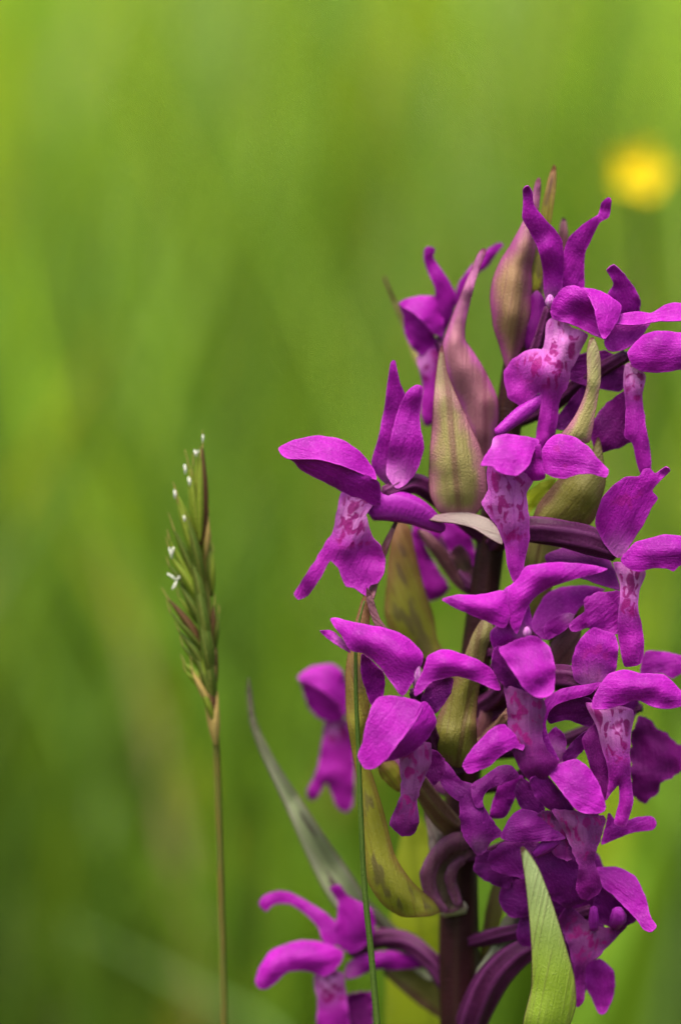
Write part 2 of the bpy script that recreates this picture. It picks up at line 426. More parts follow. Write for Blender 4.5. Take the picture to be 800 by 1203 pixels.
def meadow_mat():
    m, nt, _, L = newmat('meadow_blades')
    a = nd(nt, 'ShaderNodeAttribute', attribute_name='tint')
    c = mixc(nt, .0, a.outputs['Color'], (0, 0, 0))
    finish(nt, a.outputs['Color'], .45, .5, spec=.3)
    return m
MEADOW = meadow_mat()
def ground_mat():
    m, nt, _, L = newmat('meadow_ground')
    tc = nd(nt, 'ShaderNodeTexCoord')
    n1 = noise(nt, tc.outputs['Object'], 3., 5.).outputs[0]
    n2 = noise(nt, tc.outputs['Object'], 60., 4.).outputs[0]
    c = mixc(nt, ramp(nt, n1, .35, .65), (.055, .10, .015), (.09, .14, .02))
    c = mixc(nt, ramp(nt, n2, .45, .7), c, (.05, .04, .02))
    finish(nt, c, 0., .9, n2, .6, .02, spec=.1)
    return m

# ------------------------------------------------------------------ ground: one sheet to the horizon
def build_ground():
    n = 80
    g = np.sign(np.linspace(-1, 1, n)) * np.abs(np.linspace(-1, 1, n)) ** 3 * 400
    X, Y = np.meshgrid(g, g)
    far = np.hypot(X, Y)
    Z = np.where(far > 12, .4 * np.sin(X * .03) * np.cos(Y * .027) * np.clip((far - 12) / 60, 0, 1), 0) - .002
    V = np.c_[X.ravel(), Y.ravel(), Z.ravel()]
    Fc = [(j * n + i, j * n + i + 1, (j + 1) * n + i + 1, (j + 1) * n + i) for j in range(n - 1) for i in range(n - 1)]
    o = link('ground', V, Fc, ground_mat(), kind='structure')
    return o
build_ground()

# ------------------------------------------------------------------ meadow grass, one mass nobody could count
def vnoise(x, y, f, seed):
    r = np.random.default_rng(seed); T = r.uniform(0, 1, (64, 64))
    X, Y = x * f, y * f; i, j = np.floor(X).astype(int), np.floor(Y).astype(int); u, v = X - i, Y - j
    u = u * u * (3 - 2 * u); v = v * v * (3 - 2 * v)
    g = lambda a, b: T[a % 64, b % 64]
    return (g(i, j) * (1 - u) + g(i + 1, j) * u) * (1 - v) + (g(i, j + 1) * (1 - u) + g(i + 1, j + 1) * u) * v
def build_meadow():
    xs, ys, hs = [], [], []
    def scatter(n, d0, d1, hw0, hw1):
        D = np.sqrt(rng.uniform(d0 ** 2, d1 ** 2, n)); hw = hw0 + (hw1 - hw0) * (D - d0) / (d1 - d0)
        return rng.uniform(-1, 1, n) * hw, D
    X, D = [], []
    for n, a, b, h0, h1 in ((9000, .52, 1.1, .45, .6), (16000, 1.1, 2.4, .6, 1.0), (14000, 2.4, 5.5, 1.0, 2.2), (9000, 5.5, 14, 2.4, 5.5), (3500, .02, .52, .5, .5)):
        x, d = scatter(n, a, b, h0, h1); X.append(x); D.append(d)
    X = np.concatenate(X); D = np.concatenate(D)
    Y = CAMN[1] + D
    n = len(X)
    clump = vnoise(X + 7, Y * .6 + 3, 22., 11); patch = vnoise(X + 20, Y * .7 + 20, 14., 3); patch2 = vnoise(X + 9, Y + 31, 2.2, 5)
    h = .15 + .11 * rng.random(n) + .08 * patch2
    tall = rng.random(n) < .07; h[tall] += rng.uniform(.03, .10, tall.sum())
    # open pocket around the orchid: only short turf there
    tall2 = (rng.random(n) < .035) & (D > .8) & (D < 2.2); h[tall2] += .07
    near = (D < .60)
    h[near] = np.minimum(h[near], .05 + .07 * rng.random(near.sum()))
    mid = (D >= .60) & (D < .95)
    h[mid] = np.minimum(h[mid], .13 + .07 * rng.random(mid.sum()) + (D[mid] - .6) * .12)
    w = rng.uniform(.0011, .0030, n) * np.clip(.7 + .25 * D, 1, 3.0)
    w[tall2] *= 2.2
    seg = 5
    az = rng.uniform(0, 2 * np.pi, n); lean = np.abs(rng.normal(.10, .12, n)); bend = np.abs(rng.normal(.12, .16, n))
    faz = rng.uniform(0, np.pi, n)
    t = np.linspace(0, 1, seg + 1)
    off = (lean[:, None] * t + bend[:, None] * t ** 2.4) * h[:, None]
    zz = h[:, None] * (t - .25 * bend[:, None] * t ** 3)
    cx = X[:, None] + np.cos(az)[:, None] * off; cy = Y[:, None] + np.sin(az)[:, None] * off
    ww = w[:, None] * (1 - t ** 2.2) * (.7 + .5 * np.sin(np.pi * (t * .8 + .1))) + .0001
    V = np.empty((n, seg + 1, 2, 3))
    for k, s_ in ((0, -1), (1, 1)):
        V[:, :, k, 0] = cx + s_ * np.cos(faz)[:, None] * ww
        V[:, :, k, 1] = cy + s_ * np.sin(faz)[:, None] * ww
        V[:, :, k, 2] = np.maximum(zz, 0) - .003
    base = (np.arange(n) * (seg + 1) * 2)[:, None]
    q = np.array([(2 * s_, 2 * s_ + 1, 2 * s_ + 3, 2 * s_ + 2) for s_ in range(seg)])
    Fc = (base[:, :, None] + q[None]).reshape(-1, 4)
    me = bpy.data.meshes.new('meadow_grass')
    nv = n * (seg + 1) * 2; nf = len(Fc)
    me.vertices.add(nv); me.vertices.foreach_set('co', V.reshape(-1))
    me.loops.add(nf * 4); me.loops.foreach_set('vertex_index', Fc.ravel().astype(np.int32))
    me.polygons.add(nf); me.polygons.foreach_set('loop_start', np.arange(0, nf * 4, 4, dtype=np.int32))
    me.polygons.foreach_set('use_smooth', np.ones(nf, bool))
    me.update(); me.validate()
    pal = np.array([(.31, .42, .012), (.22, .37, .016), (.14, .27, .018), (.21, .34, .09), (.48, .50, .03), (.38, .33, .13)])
    pr = np.stack([.26 + .5 * (patch - .5) + 0 * X, .34 + 0 * X, .20 - .3 * (patch - .5), .13 + .3 * (patch2 - .5), .05 + 0 * X, .02 + 0 * X], 1)
    near_shade = np.clip((1.15 - D) / .45, 0, 1)
    pr[:, 0] *= 1 - .75 * near_shade; pr[:, 4] *= 1 - .6 * near_shade; pr[:, 2] += 1.2 * near_shade  # near blades shift to darker greens: shade low in the grass, painted in
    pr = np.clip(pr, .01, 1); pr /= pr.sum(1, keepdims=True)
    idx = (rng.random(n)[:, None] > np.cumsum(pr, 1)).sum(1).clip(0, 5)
    c = pal[idx] * rng.uniform(.7, 1.3, (n, 1)) * (.38 + 1.25 * clump)[:, None] * np.where(D < 1.15, .68 + .47 * np.clip((D - .6) / .55, 0, 1), 1.15)[:, None]  # last factor dims the nearer blades further, shade put into their colour
    c[tall2] = np.array([(.44, .52, .02), (.30, .42, .10), (.14, .26, .03)])[rng.integers(0, 3, tall2.sum())]
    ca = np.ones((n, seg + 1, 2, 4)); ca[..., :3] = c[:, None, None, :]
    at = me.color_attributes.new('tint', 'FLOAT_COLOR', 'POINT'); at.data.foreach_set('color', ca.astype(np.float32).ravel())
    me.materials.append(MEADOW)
    o = bpy.data.objects.new('meadow_grass', me); col.objects.link(o)
    o['kind'] = 'stuff'; o['label'] = 'tall soft green meadow grass filling the whole background'; o['category'] = 'grass'
build_meadow()

# ================================================================== the orchid
base_px = Wn([(540, 1215, 0)])[0]
STEM_BASE = np.array([base_px[0] + .002, base_px[1] + .004, 0.])
orchid = thing('orchid', 'magenta-purple marsh orchid spike with spotted lips and pointed bracts on dark stem', 'orchid', tuple(STEM_BASE))
# stem: ground -> frame -> tip
AXIS = [(540, 1215, 0, 24), (539, 1130, 0, 24), (539, 1040, 0, 22), (543, 940, 0, 20), (552, 840, 0, 19), (562, 750, 0, 18), (574, 660, 0, 17), (586, 570, 0, 17), (598, 490, 0, 16), (607, 420, 0, 14), (617, 350, 0, 9), (630, 280, -4, 5)]
def axis_at(y):
    ys = [a[1] for a in AXIS][::-1]
    return np.array([np.interp(y, ys, [a[0] for a in AXIS][::-1]), y, np.interp(y, ys, [a[2] for a in AXIS][::-1])])
def build_stem():
    low = []
    wp = Wn([a[:3] for a in AXIS])
    pts = [STEM_BASE + np.array([0, 0, -.004]), STEM_BASE + np.array([.0006, -.0006, .05]), STEM_BASE * .6 + wp[0] * .4 + np.array([0, 0, .04])] + list(wp)
    pts[2] = wp[0] + np.array([.0008, .0008, -.05])
    tube_w('stem', pts, [.0034, .0031, .0026] + [a[3] * S for a in AXIS], STEM, orchid, nseg=28, rib=.045, ribn=7, twist=.004, step=6)
build_stem()

def flower(centre, d, ysock, r=9, mat=None, via=None, label=None):
    """the flower's root: its twisted ovary from the stem to the flower's throat; sepals, petals, lip and spur hang on it"""
    a = axis_at(ysock)
    c = np.array([centre[0], centre[1], d])
    if via is None:
        m = (a + c) / 2 + np.array([0, 14, 4])
        pts = [a, m, c]
    else: pts = [a] + [np.array(v, float) for v in via] + [c]
    rr = [r * .7] + [r] * (len(pts) - 2) + [r * .75]
    return tube('flower', pts, rr, mat or OVARY, orchid, nseg=24, rib=.13, ribn=6, twist=.035, label=label)
def column(fl, x, y, d, r=6, h=10):
    tube('column', [(x, y + h * .5, d - 6), (x, y, d), (x, y - h * .5, d + 2)], [r * .6, r, r * .45], COLUMN, fl, nseg=12, step=2)

def bract(outline, mat, d, **kw):
    kw.setdefault('th', 2.8); kw.setdefault('ripple', .8)
    return sheet(kw.pop('name', 'bract'), outline, mat, orchid, d=d, **kw)

# ---------------- top bud and its bracts
bract([(634, 338), (641, 300), (647, 262), (652, 225), (653, 196), (650, 193), (644, 210), (637, 240), (632, 270), (626, 300), (622, 340)], B_YELL, 2, dome=5, tilt=(.2, .1))
bract([(660, 345), (667, 300), (667, 275), (664, 257), (660, 255), (656, 272), (652, 300), (650, 345)], B_REED, -25, dome=4)
sheet('bud', [(600, 440), (612, 412), (621, 383), (624, 347), (624, 316), (630, 285), (632, 250), (635, 220), (634, 209), (629, 212), (622, 240), (613, 262), (600, 287), (583, 316), (576, 345), (579, 381), (587, 408), (594, 432)],
      B_BUD, orchid, d=12, dome=16, th=3.6, ridge=[(603, 330, 12), (601, 370, 13), (610, 290, 8)], label='purple and olive unopened bud sheath')
sheet('bud', [(618, 400), (628, 380), (636, 350), (640, 318), (636, 290), (626, 290), (616, 330), (606, 370), (606, 400)], B_MIX, orchid, d=-8, dome=10)
sheet('bud', [(628, 415), (640, 400), (644, 380), (640, 352), (630, 342), (622, 352), (616, 385), (618, 410)], PETALD, orchid, d=14, dome=10)

# ---------------- flower behind the pink bract, upper left
f = flower((515, 398), -62, 520, r=9)
sheet('petal', [(519, 394), (521, 376), (517, 358), (512, 348), (492, 348), (478, 351), (468, 357, 6), (487, 369, 14), (500, 382, 14), (510, 393, 8)], PETAL, f, d=-52, dome=3, groove=0)
sheet('petal', [(512, 398, 4), (501, 380, 12), (486, 366, 12), (470, 359, 6), (474, 372), (475, 389), (482, 406), (495, 418), (508, 407)], PETAL, f, d=-53, dome=-4, groove=0)
sheet('sepal', [(519, 398), (529, 376), (535, 355), (534, 342), (524, 325), (514, 310), (509, 302), (511, 292), (503, 289), (498, 294), (498, 306), (503, 321), (511, 340), (512, 372), (514, 389)], PETAL, f, d=-48, dome=6, tilt=(-.2, -.15), ridge=[(504, 306, -4)])
sheet('sepal', [(536, 365), (548, 350), (557, 330), (563, 320), (572, 314), (582, 300), (591, 288), (586, 285), (575, 291), (563, 304), (548, 319), (539, 332), (535, 346)], PETAL, f, d=-70, dome=5, tilt=(.2, -.1))
sheet('lip', [(500, 405), (514, 400), (522, 440), (518, 478), (511, 497), (499, 500), (494, 480), (496, 450), (490, 422)], LIP, f, d=-62, dome=10, pale=(495, 425, 18, .8))
tube('spur', [(520, 402, -66), (540, 420, -80), (552, 450, -88)], [8, 8, 4], SPUR, f)

bract([(570, 545), (581, 515), (585, 490), (583, 465), (572, 440), (557, 415), (546, 399), (547, 378), (553, 352), (562, 319), (571, 296), (568, 291), (561, 298), (549, 327), (535, 361), (525, 390), (520, 405), (521, 425), (531, 455), (545, 485), (555, 525)], B_PINK, 14, dome=12, ridge=[(538, 400, 9), (552, 340, 6), (548, 430, 10), (560, 470, 5), (572, 470, 8), (566, 505, 5)])
bract([(540, 606), (560, 603), (571, 580), (568, 538), (556, 508), (545, 484), (534, 460), (525, 436), (520, 405), (516, 412), (511, 449), (507, 505), (504, 550), (505, 580), (516, 602)], B_MIX, 62, dome=15, ridge=[(521, 470, 7), (527, 510, 7), (534, 560, 8), (518, 550, 9), (552, 560, 9)])
bract([(578, 530, 140), (505, 432, 60), (480, 380), (470, 362), (460, 342), (452, 325), (450, 326), (457, 345), (466, 368), (474, 386), (494, 437, 60), (566, 536, 140)], B_OLIVE, -150, dome=2)
# small bract fold under the greenish bract
bract([(590, 640), (586, 624), (572, 609), (546, 602), (518, 604), (500, 609), (514, 613), (534, 615), (556, 621), (574, 632)], B_ASH, 78, dome=5, tilt=(0, .9))

# ---------------- flower at the top right of the bud
f = flower((646, 362), 50, 470, r=9)
sheet('sepal', [(646, 358), (655, 348), (660, 336), (662, 307), (660, 284), (652, 270), (637, 254), (627, 241), (625, 226), (620, 218), (614, 222), (614, 244), (613, 256), (621, 271), (631, 291), (637, 316), (639, 347)], PETAL, f, d=66, dome=8, pale=(646, 356, 16, .8), tilt=(-.25, -.25), ridge=[(619, 224, -6), (640, 290, 5), (648, 320, -3), (644, 275, -3)])
sheet('sepal', [(664, 342), (676, 345), (686, 338), (686, 318), (687, 298), (695, 280), (704, 262), (715, 255), (718, 236), (714, 232), (706, 238), (702, 252), (686, 262), (667, 281), (661, 303), (659, 332)], PETAL, f, d=58, dome=8, tilt=(.3, -.2), ridge=[(710, 245, -6), (674, 300, -4)])
sheet('petal', [(646, 366), (650, 352), (660, 339), (672, 335), (688, 341, 8), (699, 360, 8), (704, 385, 2), (709, 398), (695, 393), (673, 382), (650, 375)], PETAL, f, d=82, dome=3, ridge=[(675, 348, 8), (685, 372, -6)])
sheet('petal', [(683, 338, 8), (705, 342), (727, 356), (729, 366), (722, 382, 6), (709, 399, 8), (702, 385, 14), (697, 362, 16), (689, 346, 14)], PETAL, f, d=88, dome=5, tilt=(0, .4))
sheet('lip', [(655, 372), (642, 378), (640, 400), (637, 409), (622, 411), (604, 420), (593, 435), (591, 447), (596, 464), (610, 477), (622, 470), (634, 462), (634, 482), (630, 507), (630, 527), (642, 532), (650, 516), (654, 498), (657, 472), (665, 455), (671, 435), (680, 415), (690, 393), (672, 384)], LIP, f, d=70, dome=16, pale=(658, 400, 46, .8), ridge=[(610, 445, -12), (650, 440, 8), (640, 515, 6)], ripple=1.6)
tube('spur', [(640, 466, 62), (612, 486, 74), (584, 509, 84)], [7, 9, 6], SPUR, f)
column(f, 646, 354, 76, 6, 14)

# ---------------- flower at right, running past the photo's right edge
bract([(604, 566, -95), (650, 542, -30), (682, 522), (693, 517), (699, 484), (705, 447), (704, 415), (697, 396), (693, 397), (689, 415), (689, 452), (679, 481), (661, 507), (622, 540, -60)], B_MIX, 112, dome=8, ridge=[(694, 450, 4)])
f = flower((735, 418), 70, 500, r=9, via=[(640, 480, 10), (695, 440, 40)])
sheet('petal', [(736, 372), (750, 367), (752, 353), (745, 338), (733, 322), (721, 311), (712, 317), (717, 326), (720, 335), (713, 347), (724, 366)], PETAL, f, d=60, dome=8, tilt=(-.1, -.3), ridge=[(716, 319, -4)])
sheet('sepal', [(714, 380), (748, 382), (771, 378), (800, 377), (820, 372), (826, 364), (812, 357), (788, 356), (777, 360), (765, 368), (748, 366), (725, 370)], PETAL, f, d=82, dome=5, tilt=(0, .7))
sheet('petal', [(735, 410), (750, 398), (757, 390), (764, 376), (740, 378), (716, 378), (709, 402), (717, 413)], PETAL, f, d=74, dome=9, tilt=(0, .35))
sheet('sepal', [(737, 414), (745, 403), (757, 393), (771, 389), (800, 391), (830, 398), (848, 414), (825, 427), (800, 434), (771, 438), (754, 436), (742, 430)], PETAL, f, d=92, dome=8, ridge=[(775, 408, 8), (800, 410, 10), (760, 412, 5)], tilt=(0, .2))
sheet('lip', [(745, 428), (734, 428), (732, 450), (735, 481), (733, 512), (742, 520), (748, 545), (754, 559), (764, 551), (763, 527), (757, 492), (754, 464), (758, 441)], LIP, f, d=78, dome=10, pale=(745, 436, 28, 1.), ripple=1.2)
sheet('lip_lobe', [(740, 460), (735, 458), (714, 472), (699, 490), (694, 512), (698, 528), (710, 531), (742, 518), (744, 481)], LIPD, f, d=62, dome=9, ripple=1.4)
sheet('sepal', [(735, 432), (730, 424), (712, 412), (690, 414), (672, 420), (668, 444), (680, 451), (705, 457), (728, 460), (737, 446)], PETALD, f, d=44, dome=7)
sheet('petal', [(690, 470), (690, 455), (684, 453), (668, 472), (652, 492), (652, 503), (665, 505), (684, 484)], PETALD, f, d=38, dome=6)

# ---------------- large flower at the left
f = flower((452, 580), 78, 640, r=11, via=[(520, 590, 30), (485, 568, 62)])
sheet('petal', [(442, 564, 16), (438, 550), (422, 530), (400, 516), (372, 512), (346, 517), (327, 527), (338, 539, 14), (372, 540, 20), (400, 547, 22), (425, 557, 20)], PETAL, f, d=88, dome=3, groove=0)
sheet('petal', [(446, 592), (446, 568, 12), (425, 554, 18), (400, 544, 20), (372, 537, 18), (337, 536, 12), (346, 543, 6), (352, 551), (372, 562), (396, 574), (416, 588), (432, 594)], PETAL, f, d=87, dome=2, groove=0, ridge=[(390, 560, 8), (420, 574, 8)])
sheet('sepal', [(464, 574), (478, 548), (482, 510), (480, 475), (471, 452), (467, 436), (464, 424), (459, 426), (455, 450), (451, 480), (444, 515), (436, 545), (446, 562)], PETAL, f, d=66, dome=8, tilt=(-.2, -.1), pale=(463, 566, 20, .5))
sheet('sepal', [(466, 574), (480, 566), (491, 550), (498, 525), (493, 495), (495, 468), (496, 454), (489, 452), (480, 458), (471, 472), (462, 500), (456, 530), (454, 558)], PETAL, f, d=76, dome=10, pale=(464, 562, 22, .55), ridge=[(486, 462, 6), (472, 520, 6)])
tube('spur', [(436, 598, 70), (460, 594, 74), (485, 600, 72), (506, 612, 66), (520, 622, 60)], [14, 19, 17, 12, 6], SPUR, f, flat=.8)
sheet('lip', [(415, 578), (400, 580), (396, 600), (390, 625), (372, 655), (352, 686), (346, 698), (351, 705), (362, 700), (376, 680), (388, 659), (397, 668), (406, 688), (420, 694), (431, 700), (434, 690), (447, 682), (453, 660), (447, 643), (436, 625), (430, 606), (440, 590), (436, 580)], LIP, f, d=84, dome=12, pale=(416, 604, 30, 1.), ridge=[(410, 640, 6), (364, 682, 4), (440, 660, -10), (425, 640, -2)], ripple=1.6)
# dark thin bract tip beside its lip
bract([(431, 706, 20), (439, 704, 20), (449, 668), (456, 645), (463, 625), (471, 606), (475, 596), (469, 602), (458, 622), (447, 645), (437, 676)], B_REED, 66, dome=3)
# olive yellow bract below it
bract([(552, 806, 10), (516, 757), (509, 725), (498, 690), (488, 650), (481, 620), (470, 612), (461, 625), (457, 650), (454, 685), (452, 722), (462, 748), (490, 776), (538, 812, 10)], B_YELL, -30, dome=10)

# ---------------- flower facing away, behind the olive bract
f = flower((520, 632), -60, 700, r=8)
sheet('lip', [(485, 622), (492, 626), (511, 662), (528, 690), (518, 702), (505, 706), (493, 688), (484, 662), (478, 635)], LIP, f, d=-85, dome=8, ripple=1.6)
sheet('petal', [(540, 680), (556, 672), (558, 652), (553, 630), (539, 613), (516, 612), (520, 630), (527, 648)], PETAL, f, d=-40, dome=-10)
sheet('petal', [(480, 600), (495, 600), (520, 612), (524, 630), (505, 640), (488, 628)], PETAL, f, d=-70, dome=6)
bract([(549, 698), (538, 672), (525, 648), (503, 625), (490, 622), (497, 635), (511, 655), (533, 686)], B_REED, -5, dome=6)
bract([(560, 700), (558, 680), (552, 655), (540, 640), (529, 650), (532, 672), (545, 695)], B_DARK, -20, dome=-8)

# ---------------- central flower below the big bracts
f = flower((600, 550), 140, 640, r=9, via=[(592, 590, 60)])
sheet('petal', [(620, 548), (627, 530), (633, 517), (612, 512), (592, 510), (580, 514), (576, 526), (567, 540), (565, 547), (577, 548), (588, 556), (606, 559)], PETAL, f, d=166, dome=9, tilt=(-.1, .6), pale=(578, 520, 8, .5))
sheet('petal', [(640, 562), (637, 548), (634, 522), (622, 532), (613, 546), (604, 558), (622, 565)], PETAL, f, d=150, dome=5, tilt=(.8, -.2))
sheet('sepal', [(634, 545), (638, 525), (647, 514), (658, 510), (675, 514), (691, 525), (703, 540), (715, 553), (711, 561), (695, 557), (680, 557), (665, 562), (650, 561), (637, 554)], PETALB, f, d=150, dome=9, tilt=(.15, .35), ridge=[(705, 550, -2)])
sheet('lip', [(600, 548), (574, 545), (572, 560), (573, 575), (566, 590), (571, 602), (584, 620), (592, 640), (596, 665), (603, 684), (613, 681), (616, 660), (622, 630), (621, 605), (618, 580), (626, 562)], LIP, f, d=146, dome=16, pale=(594, 588, 46, .5), ripple=1.3)
bract([(598, 642, -45), (660, 622), (690, 618), (701, 602), (708, 580), (711, 560), (707, 530), (702, 513), (690, 540), (660, 560), (645, 575), (632, 592), (624, 610)], B_OLIVE, 62, dome=10, ridge=[(668, 590, 4), (690, 580, 12)])
bract([(618, 606), (632, 592), (646, 576), (652, 563), (636, 566), (620, 578), (612, 592)], LEAF, 40, dome=3)

# ---------------- flower at right with the striped ovary
f = flower((724, 648), 104, 640, r=15, via=[(622, 622, 92), (660, 627, 104), (695, 636, 106)])
sheet('petal', [(726, 656), (740, 640), (755, 617), (764, 599), (772, 585), (766, 576), (777, 563), (787, 553), (782, 548), (769, 556), (763, 550), (755, 551), (750, 559), (733, 561), (719, 571), (706, 587), (699, 610), (702, 625), (711, 641)], PETALB, f, d=124, dome=14, tilt=(.1, -.1), ridge=[(779, 555, -8)], pale=(728, 645, 20, .4))
sheet('sepal', [(729, 656), (745, 638), (764, 632), (782, 628), (800, 630), (828, 636), (848, 654), (826, 664), (800, 664), (791, 671), (782, 668), (764, 668), (750, 672), (736, 667)], PETAL, f, d=136, dome=8, tilt=(0, .2), ridge=[(765, 648, 8), (800, 645, 8)])
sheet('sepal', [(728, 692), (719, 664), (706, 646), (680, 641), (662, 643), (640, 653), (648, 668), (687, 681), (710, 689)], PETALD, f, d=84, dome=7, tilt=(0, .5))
sheet('lip', [(742, 664), (720, 661), (728, 686), (727, 711), (725, 731), (727, 756), (733, 782), (752, 780), (756, 757), (753, 733), (749, 711), (751, 693), (758, 672)], LIP, f, d=120, dome=10, pale=(741, 684, 32, .9), ripple=1.2)
sheet('lip_lobe', [(728, 700), (728, 694), (697, 697), (685, 706), (686, 718), (668, 733), (674, 743), (688, 738), (697, 739), (718, 746), (727, 742), (730, 720)], LIP, f, d=108, dome=9, ripple=1.6)

# ---------------- back petals between the right-hand flowers
f = flower((660, 720), 44, 770, r=8)
sheet('sepal', [(640, 752), (655, 745), (672, 726), (681, 714), (692, 704), (710, 693), (690, 688), (660, 690), (640, 700), (623, 735)], PETAL, f, d=66, dome=8, tilt=(.1, .5))
sheet('petal', [(640, 748), (652, 748), (668, 736), (674, 722), (660, 721), (640, 733)], PETAL, f, d=78, dome=6, pale=(670, 724, 10, .6))
bract([(650, 776), (664, 776), (678, 758), (684, 732), (697, 700), (692, 690), (678, 704), (660, 724), (644, 745)], B_OLIVE, 30, dome=7)

# ---------------- central flower with hanging tongue
f = flower((612, 745), 165, 810, r=9, via=[(590, 780, 70), (600, 765, 120)])
sheet('sepal', [(592, 738), (600, 718), (600, 698), (588, 694), (562, 699), (537, 699), (519, 704), (532, 713), (550, 721), (574, 731)], PETAL, f, d=182, dome=6, ridge=[(560, 708, 8), (580, 712, 8)], tilt=(0, .2))
sheet('sepal', [(606, 745), (614, 728), (620, 712), (630, 700), (648, 689), (680, 679), (700, 674), (713, 668), (680, 662), (648, 661), (618, 666), (608, 680), (597, 692), (595, 720)], PETAL, f, d=178, dome=6, ridge=[(640, 674, 10), (615, 700, 4)], tilt=(0, .2))
sheet('petal', [(606, 760), (622, 750), (624, 724), (613, 690), (598, 688), (588, 700), (586, 730), (575, 744), (580, 762), (594, 758)], PETAL, f, d=170, dome=10, pale=(612, 742, 10, .6))
sheet('petal', [(606, 752), (620, 747), (633, 749), (646, 762), (652, 785), (650, 813), (640, 820), (627, 818), (616, 810), (606, 795), (594, 777), (586, 762)], PETAL, f, d=204, dome=12, tilt=(-.1, .35))
sheet('petal', [(580, 762), (590, 760), (606, 792), (618, 812), (604, 815), (588, 802), (577, 782)], PETALD, f, d=186, dome=6, tilt=(-.6, 0))
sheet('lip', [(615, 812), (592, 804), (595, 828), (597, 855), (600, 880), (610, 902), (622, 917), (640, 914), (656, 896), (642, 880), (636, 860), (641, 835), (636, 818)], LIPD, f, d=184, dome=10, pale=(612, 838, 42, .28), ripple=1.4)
sheet('lip_lobe', [(614, 882), (616, 874), (606, 864), (592, 851), (580, 854), (562, 871), (549, 887), (543, 900), (551, 909), (575, 900), (588, 888), (604, 879)], PETAL, f, d=190, dome=5, ridge=[(580, 872, 10), (562, 888, 6)], tilt=(0, .2))
column(f, 619, 743, 192, 5, 12)
# olive bract left of it
bract([(536, 902), (546, 901), (556, 892), (560, 875), (559, 842), (564, 800), (572, 762), (580, 741), (577, 731), (566, 728), (555, 745), (545, 770), (530, 805), (515, 840), (507, 860), (506, 880), (522, 893)], B_OLIVE, 96, dome=12, ridge=[(538, 850, 1), (548, 800, 2), (524, 860, 7), (552, 850, 7), (565, 750, 5)])

# ---------------- right flower with upright hood
f = flower((704, 818), 128, 860, r=14, via=[(600, 830, 50), (648, 796, 100), (676, 800, 118)])
sheet('petal', [(700, 812), (714, 803), (723, 786), (726, 762), (722, 746), (708, 740), (697, 737), (685, 746), (675, 762), (671, 782), (676, 800)], PETALB, f, d=146, dome=14, tilt=(0, -.1), pale=(695, 802, 22, .45))
sheet('sepal', [(695, 832), (700, 812), (715, 792), (733, 787), (752, 791), (780, 793), (793, 805), (804, 817), (808, 827), (785, 833), (765, 830), (747, 822), (732, 828), (712, 833)], PETAL, f, d=166, dome=6, ridge=[(735, 806, 12), (760, 806, 14), (782, 815, 10), (765, 822, 2)], tilt=(0, .3))
sheet('sepal', [(706, 802), (690, 804), (670, 807), (655, 811), (643, 818), (634, 832), (632, 855), (639, 880), (650, 896), (657, 893), (645, 870), (641, 848), (648, 832), (666, 823), (692, 816)], PETAL, f, d=156, dome=6, tilt=(-.1, .2))
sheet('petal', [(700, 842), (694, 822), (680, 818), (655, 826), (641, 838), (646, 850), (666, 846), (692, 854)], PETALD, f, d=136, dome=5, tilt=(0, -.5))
sheet('lip', [(716, 830), (688, 826), (700, 852), (707, 879), (715, 912), (711, 940), (718, 932), (726, 922), (727, 942), (721, 967), (734, 971), (743, 942), (740, 904), (740, 867), (743, 834)], LIP, f, d=150, dome=12, pale=(716, 850, 36, .9), ripple=1.4)
sheet('lip_lobe', [(696, 852), (704, 850), (713, 898), (715, 926), (707, 947), (698, 920), (690, 892), (683, 868)], LIPD, f, d=140, dome=6)
sheet('petal', [(698, 856), (684, 861), (670, 874), (660, 890), (666, 900), (677, 890), (692, 873)], PETALD, f, d=120, dome=4)
sheet('petal', [(706, 992), (711, 970), (715, 955), (726, 966), (748, 960), (765, 959), (771, 967), (766, 975), (744, 978), (725, 985)], PETAL, f, d=108, dome=6, tilt=(0, .3))

# ---------------- flower behind at the right edge
f = flower((752, 830), 24, 890, r=8)
sheet('sepal', [(752, 792), (757, 766), (775, 765), (800, 770), (814, 776), (806, 786), (790, 797), (775, 791)], PETAL, f, d=40, dome=7, tilt=(0, .3))
sheet('lip', [(748, 845), (756, 841), (775, 857), (800, 876), (818, 890), (802, 904), (792, 913), (778, 918), (772, 933), (757, 943), (742, 935), (740, 904), (740, 870)], LIPD, f, d=44, dome=12, ripple=2.)
sheet('petal', [(742, 850), (752, 812), (746, 796), (730, 800), (728, 840)], PETALD, f, d=30, dome=6)

# ---------------- pinkish back petals
f = flower((650, 880), 60, 930, r=7)
sheet('petal', [(640, 884), (650, 898), (664, 892), (664, 866), (652, 854), (641, 866)], PETAL, f, d=96, dome=6, pale=(652, 884, 14, .7))

